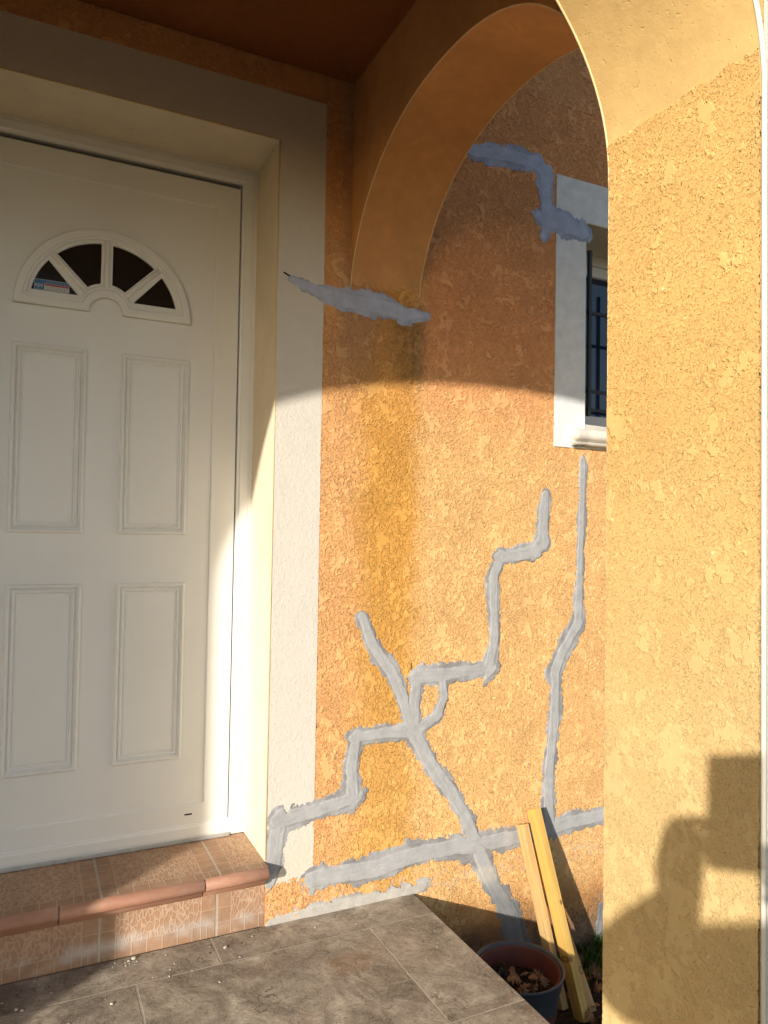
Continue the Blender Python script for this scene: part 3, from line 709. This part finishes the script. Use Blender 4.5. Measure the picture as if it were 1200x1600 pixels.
# ------------------------------------------------------------------ ground
def ground_mat():
    n = NT('pale_gravel_ground'); v1 = n.n('TexVoronoi'); n.L(n.co, v1.inputs['Vector']); v1.inputs['Scale'].default_value = 60
    c = n.mix(v1.outputs['Color'], (.085, .07, .05), (.06, .05, .035)); c = n.mix(n.ss(n.noise(.6, 5, .6), .45, .6), c, (.04, .05, .02))
    n.bump(v1.outputs['Distance'], .01); return n.fin(c, .95, .1)
bm = bmesh.new(); s_ = 150; vs = [bm.verts.new(p) for p in ((-s_, -s_, -.36), (s_, -s_, -.36), (s_, s_, -.36), (-s_, s_, -.36))]; bm.faces.new(vs)
tag(obj('ground', bm, ground_mat()), 'gravel and grass ground around the house', None, kind='structure')
def soil_mat():
    n = NT('dark_soil'); c = n.ramp(n.noise(35, 5, .7), [(.3, (.020, .014, .010)), (.5, (.05, .036, .025)), (.7, (.10, .075, .05))])
    n.bump(n.noise(60, 5, .7), .012); return n.fin(c, .95, .1)
gx = np.arange(1.133, 4.2, .02); gy = np.arange(-1.43, .0, .02); X, Y = np.meshgrid(gx, gy, indexing='ij')
P = np.stack([X, Y, -.350+vnoise(X, Y, 9, 4, .6)*.008], -1)
tag(link('soil_bed', grid_mesh(P), soil_mat()), 'strip of dark soil between the porch floor and the house wall', None, kind='structure')
def leafy_mat(name, c1, c2, sc=40):
    n = NT(name); return n.fin(n.mix(n.noise(sc, 3, .6), c1, c2), .7, .2)
M_grass = leafy_mat('grass_green', (.03, .07, .012), (.09, .13, .03))
bm = bmesh.new()
for i in range(900):
    if i < 620: x, y = random.gauss(1.90, .09), -abs(random.gauss(.0, .07))-.008
    else: x, y = random.uniform(1.4, 3.2), -abs(random.gauss(0, .25))-.01
    if x < 1.16 or y < -1.4: continue
    if 1.50 < x < 1.72 and -.33 < y < -.18: continue
    h = random.uniform(.03, .10); a = random.uniform(0, 2*PI); lx, ly = random.gauss(0, .03), random.gauss(-.01, .02); wd = .0018
    if y+ly > -.012: ly = -abs(ly)
    dx, dy = math.cos(a)*wd, math.sin(a)*wd; z0 = -.356
    v = [bm.verts.new(p) for p in ((x-dx, y-dy, z0), (x+dx, y+dy, z0), (x+dx+lx*.5, y+dy+ly*.5, z0+h*.6), (x-dx+lx*.5, y-dy+ly*.5, z0+h*.6), (x+lx*1.2, y+ly*1.2, z0+h))]
    bm.faces.new(v[:4]); bm.faces.new((v[3], v[2], v[4]))
tag(obj('grass', bm, M_grass), 'short grass growing at the foot of the wall beside the pillar', 'grass', kind='stuff')

# ------------------------------------------------------------------ flower pot
PX, PY = 1.374, -.250
M_pot = plain('grey_blue_plastic', (.060, .066, .078), .42, .4, var=.12, sc=20)
M_potin = plain('terracotta_plastic', (.15, .045, .03), .5, .35, var=.15, sc=15)
pot = thing('flower_pot', 'round grey blue plastic pot of soil and dead leaves beside the porch floor', 'flower pot', (PX, PY, -.36))
bm = bmesh.new(); lathe(bm, [(.0, -.357), (.098, -.357), (.100, -.352), (.122, -.213), (.123, -.203), (.127, -.198), (.129, -.173), (.1335, -.166), (.1370, -.160), (.1380, -.156), (.1365, -.1525), (.1335, -.1535), (.128, -.160), (.1255, -.178)], PX, PY)
obj('outer_pot', bm, M_pot, pot, True)
bm = bmesh.new(); lathe(bm, [(.1253, -.176), (.1253, -.1625), (.123, -.1605), (.1215, -.163), (.117, -.238), (.113, -.28)], PX, PY); obj('inner_pot', bm, M_potin, pot, True)
M_soil2 = bpy.data.materials['dark_soil']
bm = bmesh.new()
N_ = 26; vv = {}
for i in range(N_+1):
    for k in range(36):
        r = .1165*i/N_; a = 2*PI*k/36
        vv[i, k] = bm.verts.new((PX+r*math.cos(a), PY+r*math.sin(a), -.222+random.gauss(0, .0030)+.006*math.sin(r*40+a*2)))
for i in range(N_):
    for k in range(36): bm.faces.new((vv[i, k], vv[i, (k+1) % 36], vv[i+1, (k+1) % 36], vv[i+1, k]))
bmesh.ops.remove_doubles(bm, verts=[vv[0, k] for k in range(36)], dist=.02)
obj('soil', bm, M_soil2, pot, False)
# oak leaves
def leaf_mesh(L=.05, curl=.3, seed=0):
    r = random.Random(seed); bm = bmesh.new(); n = 22; rows = []
    for i in range(n+1):
        t = i/n; w_ = L*.30*math.sin(PI*min(1, t*1.02))**.7*(.72+.34*math.cos(t*2*PI*4.2+.5))+.0006
        y = (t-.5)*L; zc = curl*L*(.5-abs(t-.5))*.6*r.uniform(.9, 1.1)
        rows.append([bm.verts.new((-w_, y, -w_*curl*1.4+zc+r.gauss(0, .0006))), bm.verts.new((-w_*.5, y+w_*.1, -w_*.3*curl+zc)), bm.verts.new((0, y, zc)), bm.verts.new((w_*.5, y+w_*.1, -w_*.2*curl+zc)), bm.verts.new((w_, y, w_*curl*1.2+zc+r.gauss(0, .0008)))])
    for u, v in zip(rows, rows[1:]):
        for k in range(4): bm.faces.new((u[k], u[k+1], v[k+1], v[k]))
    tube(bm, [(0, -L/2, 0), (0, -L*.66, -.002)], .0006, 4)
    me = bpy.data.meshes.new('leaf'); bm.to_mesh(me); bm.free(); return me
M_leafs = [leafy_mat('dead_leaf_'+k, a, b) for k, a, b in (('tan', (.36, .20, .09), (.26, .13, .055)), ('brown', (.14, .075, .035), (.22, .12, .06)), ('grey_brown', (.20, .14, .09), (.12, .08, .05)))]
lm = []
for i in range(6):
    me = leaf_mesh(random.uniform(.04, .06), random.uniform(.25, .8), i); me.materials.append(M_leafs[i % 3]); lm.append(me)
for me in lm:
    for p in me.polygons: p.use_smooth = True
def put_leaf(x, y, z, k, sc=1, label='', group=None, tilt=.35):
    o = bpy.data.objects.new('dead_leaf', lm[k]); COL.objects.link(o); o.location = (x, y, z)
    o.rotation_euler = (random.gauss(0, tilt), random.gauss(0, tilt), random.uniform(0, 2*PI)); o.scale = (sc, sc, sc)
    tag(o, label, 'leaf', group); return o
put_leaf(PX-.005, PY+.015, -.204, 0, 1.15, 'large pale tan leaf lying in the middle of the pot', 'dead leaves in the pot', .2)
potl = [(-.045, -.03, 1), (.03, -.045, 2), (.055, .0, 3), (.06, .045, 1), (.02, .06, 4), (-.02, -.07, 5), (.07, -.03, 2), (-.06, .02, 4), (0, -.02, 1), (.04, .03, 2), (-.03, .05, 5), (.085, .01, 4), (.01, -.09, 0), (.0, .088, 1)]
for dx, dy, k in potl:
    put_leaf(PX+dx, PY+dy, -.212+random.uniform(0, .012), k, random.uniform(.7, 1.0), 'curled brown dead leaf among the others on the pot soil', 'dead leaves in the pot', .5)
for i in range(70):
    x, y = random.uniform(1.48, 2.1), random.uniform(-.62, -.03)
    if i % 2: x, y = random.uniform(1.55, 1.95), random.uniform(-.45, -.05)
    if math.hypot(x-PX, y-PY) < .15: continue
    put_leaf(x, y, -.340+random.uniform(0, .012), random.choice((1, 2, 4, 5, 1, 5, 0)), random.uniform(.7, 1.15), 'dry brown leaf on the dark soil by the battens', 'dead leaves on the soil', .4)

# ------------------------------------------------------------------ wooden battens leaning on the wall
def wood_mat(name, c1, c2, knots):
    n = NT(name); v = n.scale(n.co, (60, 60, 2.2))
    g = n.noise(1.4, 5, .6, v=v, dist=.7); c = n.mix(n.ss(g, .35, .68), c1, c2); c = n.mix(n.ss(n.noise(3, 4, .7, v=v), .58, .70, 0, .45), c, (.36, .20, .05)); c = n.mix(n.ss(n.noise(7, 3, .6), .55, .7, 0, .35), c, (.40, .27, .10))
    x, y, z = n.xyz()
    for kz, kx in knots:
        q = n.n('VectorMath', operation='DISTANCE'); n.L(n.vec(n.M('MULTIPLY', x, 1.1), n.M('MULTIPLY', y, .35), n.M('MULTIPLY', z, .75)), q.inputs[0]); q.inputs[1].default_value = (kx*1.1, 0, kz*.75)
        d = q.outputs['Value']; rg = n.ss(n.M('ABSOLUTE', n.M('SUBTRACT', d, .0085)), .0004, .0022, 1, 0)
        c = n.mix(n.M('MULTIPLY', rg, .75), c, (.16, .07, .02)); c = n.mix(n.ss(d, .006, .009, .35, 0), c, (.35, .19, .06))
    n.bump(g, .0005); return n.fin(vary(n, c, .12, 7), .6, .3)
M_w1 = wood_mat('yellow_pine', (.66, .42, .115), (.56, .33, .09), [(.33, .006), (.17, -.007)])
M_w2 = wood_mat('pale_pine', (.64, .44, .20), (.50, .31, .12), [])
M_w3 = wood_mat('tan_pine', (.60, .38, .15), (.48, .28, .09), [(.115, .010)])
def batten(name, label, base, top, wx, wy, roll, mat):
    base = Vector(base); top = Vector(top); L = (top-base).length
    bm = bmesh.new(); bx(bm, -wx/2, wx/2, -wy/2, wy/2, 0, L, bev=.0014)
    o = obj(name, bm, mat); zq = (top-base).normalized(); xq = Vector((1, 0, 0)); xq = (xq - zq*xq.dot(zq)).normalized(); yq = zq.cross(xq)
    m = Matrix((xq, yq, zq)).transposed() @ Matrix.Rotation(roll, 3, 'Z')
    o.matrix_world = Matrix.Translation(base) @ m.to_4x4(); tag(o, label, 'batten', 'wooden battens leaning on the wall'); return o
batten('wooden_batten', 'yellow batten standing tallest in the middle of the three by the pot', (1.588, -.290, -.352), (1.586, -.040, .214), .026, .045, rad(2), M_w1)
batten('wooden_batten', 'paler shorter batten at the left, nearest the pot', (1.570, -.215, -.352), (1.541, -.036, .168), .024, .038, rad(2), M_w2)
batten('wooden_batten', 'thin tan batten with a knot low down, half hidden behind the tallest one', (1.640, -.268, -.352), (1.604, -.022, .090), .036, .020, rad(-4), M_w3)

# ------------------------------------------------------------------ crumbs of plaster on the floor
M_cr = plain('white_plaster_crumb', (.50, .46, .40), .9, .1, var=.2, sc=60); M_cr2 = plain('brown_grit', (.20, .15, .10), .9, .1, var=.3, sc=60)
cm = []
for i in range(5):
    bm = bmesh.new(); bmesh.ops.create_icosphere(bm, subdivisions=2, radius=.5)
    for v in bm.verts: v.co *= random.uniform(.72, 1.15); v.co.z *= .65
    me = bpy.data.meshes.new('crumb'); bm.to_mesh(me); bm.free(); me.materials.append(M_cr if i < 3 else M_cr2); cm.append(me)
big = [(.520, -.066, .0105, 'largest white plaster crumb on the floor, below the right end of the doorstep'), (.285, -.018, .0125, 'white plaster crumb in the small heap against the doorstep'),
       (.272, -.024, .008, 'small white crumb touching the heap against the doorstep'), (.006, -.122, .009, 'white plaster crumb alone near the left edge, on the long floor joint'),
       (.018, -.132, .010, 'rounded white crumb next to the left end of the long floor joint'), (.213, -.192, .009, 'white crumb on the tile in front of the first long floor joint')]
for x, y, s_, lb in big:
    o = bpy.data.objects.new('plaster_crumb', cm[random.randrange(3)]); COL.objects.link(o); o.location = (x, y, s_*.25); o.scale = (s_, s_, s_*.9); o.rotation_euler = (0, 0, random.uniform(0, 6)); tag(o, lb, 'crumb', 'plaster crumbs on the porch floor')
for i in range(84):
    if i < 46: x, y = random.uniform(-.03, .66), -abs(random.gauss(.0, .055))-.01
    elif i < 60: x, y = random.gauss(.275, .03), -.02-abs(random.gauss(0, .02))
    else: x, y = random.uniform(.0, 1.1), random.uniform(-.5, -.02)
    s_ = random.uniform(.0018, .0052); k = random.choice((0, 1, 2, 3, 4, 3, 4))
    o = bpy.data.objects.new('plaster_crumb' if k < 3 else 'grit_crumb', cm[k]); COL.objects.link(o); o.location = (x, y, s_*.25); o.scale = (s_*random.uniform(1, 1.8), s_, s_); o.rotation_euler = (0, 0, random.uniform(0, 6))
    if k < 3: tag(o, 'tiny pale crumb of plaster scattered on the brown floor tiles', 'crumb', 'tiny plaster crumbs')
    else: tag(o, 'tiny dark crumb of grit scattered on the brown floor tiles', 'crumb', 'tiny grit crumbs')

# ------------------------------------------------------------------ the photographer, standing behind the camera; casts the shadow on the pillar
Rv = Vector((rt.x, rt.y, 0)); Fv = Vector((math.sin(yaw), math.cos(yaw), 0)); UP = Vector((0, 0, 1))
def L2W(s, d, z): return Vector((CAM.x, CAM.y, 0)) + Rv*s + Fv*d + UP*z     # s right, d forward of the lens, z world
M_phone = plain('black_phone', (.02, .02, .022), .25, .5)
ph = thing('phone', 'black mobile phone held upright in front of the porch', 'phone', L2W(-.008, -.012, 1.10))
bm = bmesh.new()
bx(bm, -.038, .038, -.004, .004, -.080, .080, bev=.003)
bm.transform(Matrix(((Rv.x, Fv.x, 0, 0), (Rv.y, Fv.y, 0, 0), (0, 0, 1, 0), (0, 0, 0, 1)))); bm.transform(Matrix.Translation(L2W(-.009, -.013, 1.124)))
obj('phone_case', bm, M_phone, ph)
def skin_mesh(chains, sub=2):
    """chains: list of (points, radii); the first vertex of later chains that coincides with an existing one is shared"""
    vs, es, rs = [], [], []
    def idx(p, r):
        for i, q in enumerate(vs):
            if (q-p).length < 1e-4: return i
        vs.append(p); rs.append(r); return len(vs)-1
    for pts, rr in chains:
        prev = None
        for p, r in zip(pts, rr):
            i = idx(Vector(p), r)
            if prev is not None and prev != i: es.append((prev, i))
            prev = i
    me = bpy.data.meshes.new('sk'); me.from_pydata([tuple(v) for v in vs], es, []); o = bpy.data.objects.new('t', me); COL.objects.link(o)
    sm = o.modifiers.new('s', 'SKIN'); sm.use_smooth_shade = True
    for i, r in enumerate(rs): me.skin_vertices[0].data[i].radius = r if isinstance(r, tuple) else (r, r)
    me.skin_vertices[0].data[0].use_root = True
    su = o.modifiers.new('u', 'SUBSURF'); su.levels = sub; su.render_levels = sub
    dg = bpy.context.evaluated_depsgraph_get(); dg.update(); m2 = bpy.data.meshes.new_from_object(o.evaluated_get(dg)); bpy.data.objects.remove(o)
    for p in m2.polygons: p.use_smooth = True
    return m2
M_skin = plain('skin', (.55, .33, .23), .55, .35, var=.06); M_coat = plain('dark_blue_jacket', (.04, .055, .09), .85, .2, var=.2)
M_jean = plain('grey_trousers', (.06, .07, .09), .9, .1, var=.2); M_hair = plain('brown_hair', (.05, .03, .018), .7, .3); M_shoe = plain('dark_shoe', (.03, .025, .02), .6, .3)
gz = -.36
person = thing('person', 'person in a dark jacket standing outside the porch, holding up a phone with both hands', 'person', L2W(.03, -.52, gz))
D0 = -.50; s0 = .03
pel = L2W(s0, D0, gz+.93); chest = L2W(s0, D0, gz+1.22); nk = L2W(s0, D0+.01, gz+1.42); hd = L2W(s0, D0+.05, gz+1.52); ht = L2W(s0, D0+.05, gz+1.63)
shL = L2W(s0-.19, D0, gz+1.43); shR = L2W(s0+.19, D0, gz+1.43)
elL = L2W(-.315, -.24, .925); wrL = L2W(-.104, -.040, .982); haL = L2W(-.092, -.012, 1.064)
elR = L2W(.34, -.26, .885); wrR = L2W(.118, -.060, .965); haR = L2W(.066, -.016, 1.030)
hipL = L2W(s0-.09, D0, gz+.90); hipR = L2W(s0+.09, D0, gz+.90)
def finger(root, pts, r=.0085): return ([root]+pts, [.012]+[r]*(len(pts)-1)+[r*.8])
def hand(sg, wr, ha):
    ch = []
    for k in range(4):      # four fingers wrap behind the phone
        z = ha.z+.034-.020*k
        q0 = L2W(sg*.086, .012, z-.004); q1 = L2W(sg*.052, .016, z+.001); q2 = L2W(sg*(.030+.003*k), .010, z+.003)
        ch.append(([ha, L2W(sg*.100, -.004, z-.006), q0, q1, q2], [.030, .0130, .0112, .0098, .0080]))
    ch.append(([ha, L2W(sg*.070, -.032, ha.z+.012), L2W(sg*.052, -.034, ha.z+.034), L2W(sg*.036, -.030, ha.z+.050)], [.030, .015, .012, .0095]))
    return ch
spine = [pel, L2W(s0, D0, gz+1.08), chest, L2W(s0, D0, gz+1.36), nk, L2W(s0, D0+.035, gz+1.475), hd, L2W(s0, D0+.045, gz+1.585), ht]
sp_r = [(.14, .11), (.13, .10), (.15, .11), (.13, .09), (.052, .055), (.062, .07), (.074, .092), (.076, .096), (.045, .055)]
chains = [(spine, sp_r),
    ([spine[3], shL, elL, wrL, haL], [.1, .055, .042, .034, .040]), ([spine[3], shR, elR, wrR, haR], [.1, .055, .042, .034, .040]),
    ([pel, hipL, L2W(s0-.10, D0+.02, gz+.48), L2W(s0-.10, D0-.02, gz+.09), L2W(s0-.11, D0+.12, gz+.035)], [.1, .085, .055, .038, .03]),
    ([pel, hipR, L2W(s0+.10, D0+.03, gz+.48), L2W(s0+.11, D0-.02, gz+.09), L2W(s0+.12, D0+.12, gz+.035)], [.1, .085, .055, .038, .03])]
chains += hand(-1, wrL, haL) + hand(1, wrR, haR)
link('body', skin_mesh(chains, 2), M_skin, person)
bm = bmesh.new()    # nose, ears, eyes
def blob(c, sx, sy, sz, seg=12):
    m = Matrix.Translation(c) @ Matrix(((Rv.x, Fv.x, 0, 0), (Rv.y, Fv.y, 0, 0), (0, 0, 1, 0), (0, 0, 0, 1))) @ Matrix.Diagonal((sx, sy, sz, 1))
    bmesh.ops.create_uvsphere(bm, u_segments=seg, v_segments=seg//2+2, radius=1, matrix=m)
blob(L2W(s0, D0+.150, gz+1.535), .013, .020, .022); blob(L2W(s0-.08, D0+.045, gz+1.54), .010, .018, .030); blob(L2W(s0+.08, D0+.045, gz+1.54), .010, .018, .030)
blob(L2W(s0, D0+.135, gz+1.497), .024, .012, .008)
obj('face_features', bm, M_skin, person, True)
bm = bmesh.new(); blob(L2W(s0-.032, D0+.130, gz+1.560), .012, .010, .008); blob(L2W(s0+.032, D0+.130, gz+1.560), .012, .010, .008); obj('eyes', bm, M_hair, person, True)
bm = bmesh.new(); blob(L2W(s0, D0+.020, gz+1.605), .088, .105, .085, 20); obj('hair', bm, M_hair, person, True)
jk = [(spine[0], (.18, .14)), (spine[1], (.165, .13)), (spine[2], (.185, .14)), (spine[3], (.15, .11)), (spine[4], (.075, .075))]
fL = wrL*1.04-elL*.04; fR = wrR*1.04-elR*.04
link('jacket', skin_mesh([([a for a, b in jk], [b for a, b in jk]), ([spine[3], shL, (shL+elL)/2, elL, (elL+fL)/2, fL], [.12, .094, .086, .074, .060, .043]), ([spine[3], shR, (shR+elR)/2, elR, (elR+fR)/2, fR], [.12, .094, .086, .074, .060, .043])], 2), M_coat, person)
lg = lambda sg: ([pel, L2W(s0+sg*.09, D0, gz+.88), L2W(s0+sg*.10, D0+.02, gz+.48), L2W(s0+sg*.105, D0-.02, gz+.08)], [(.17, .13), .11, .078, .066])
link('trousers', skin_mesh([lg(-1), lg(1)], 2), M_jean, person)
for sg in (-1, 1):
    bm = bmesh.new(); blob(L2W(s0+sg*.108, D0+.055, gz+.045), .050, .14, .048, 16)
    for v in bm.verts: v.co.z = max(v.co.z, gz+.002)
    obj('shoe', bm, M_shoe, person, True)
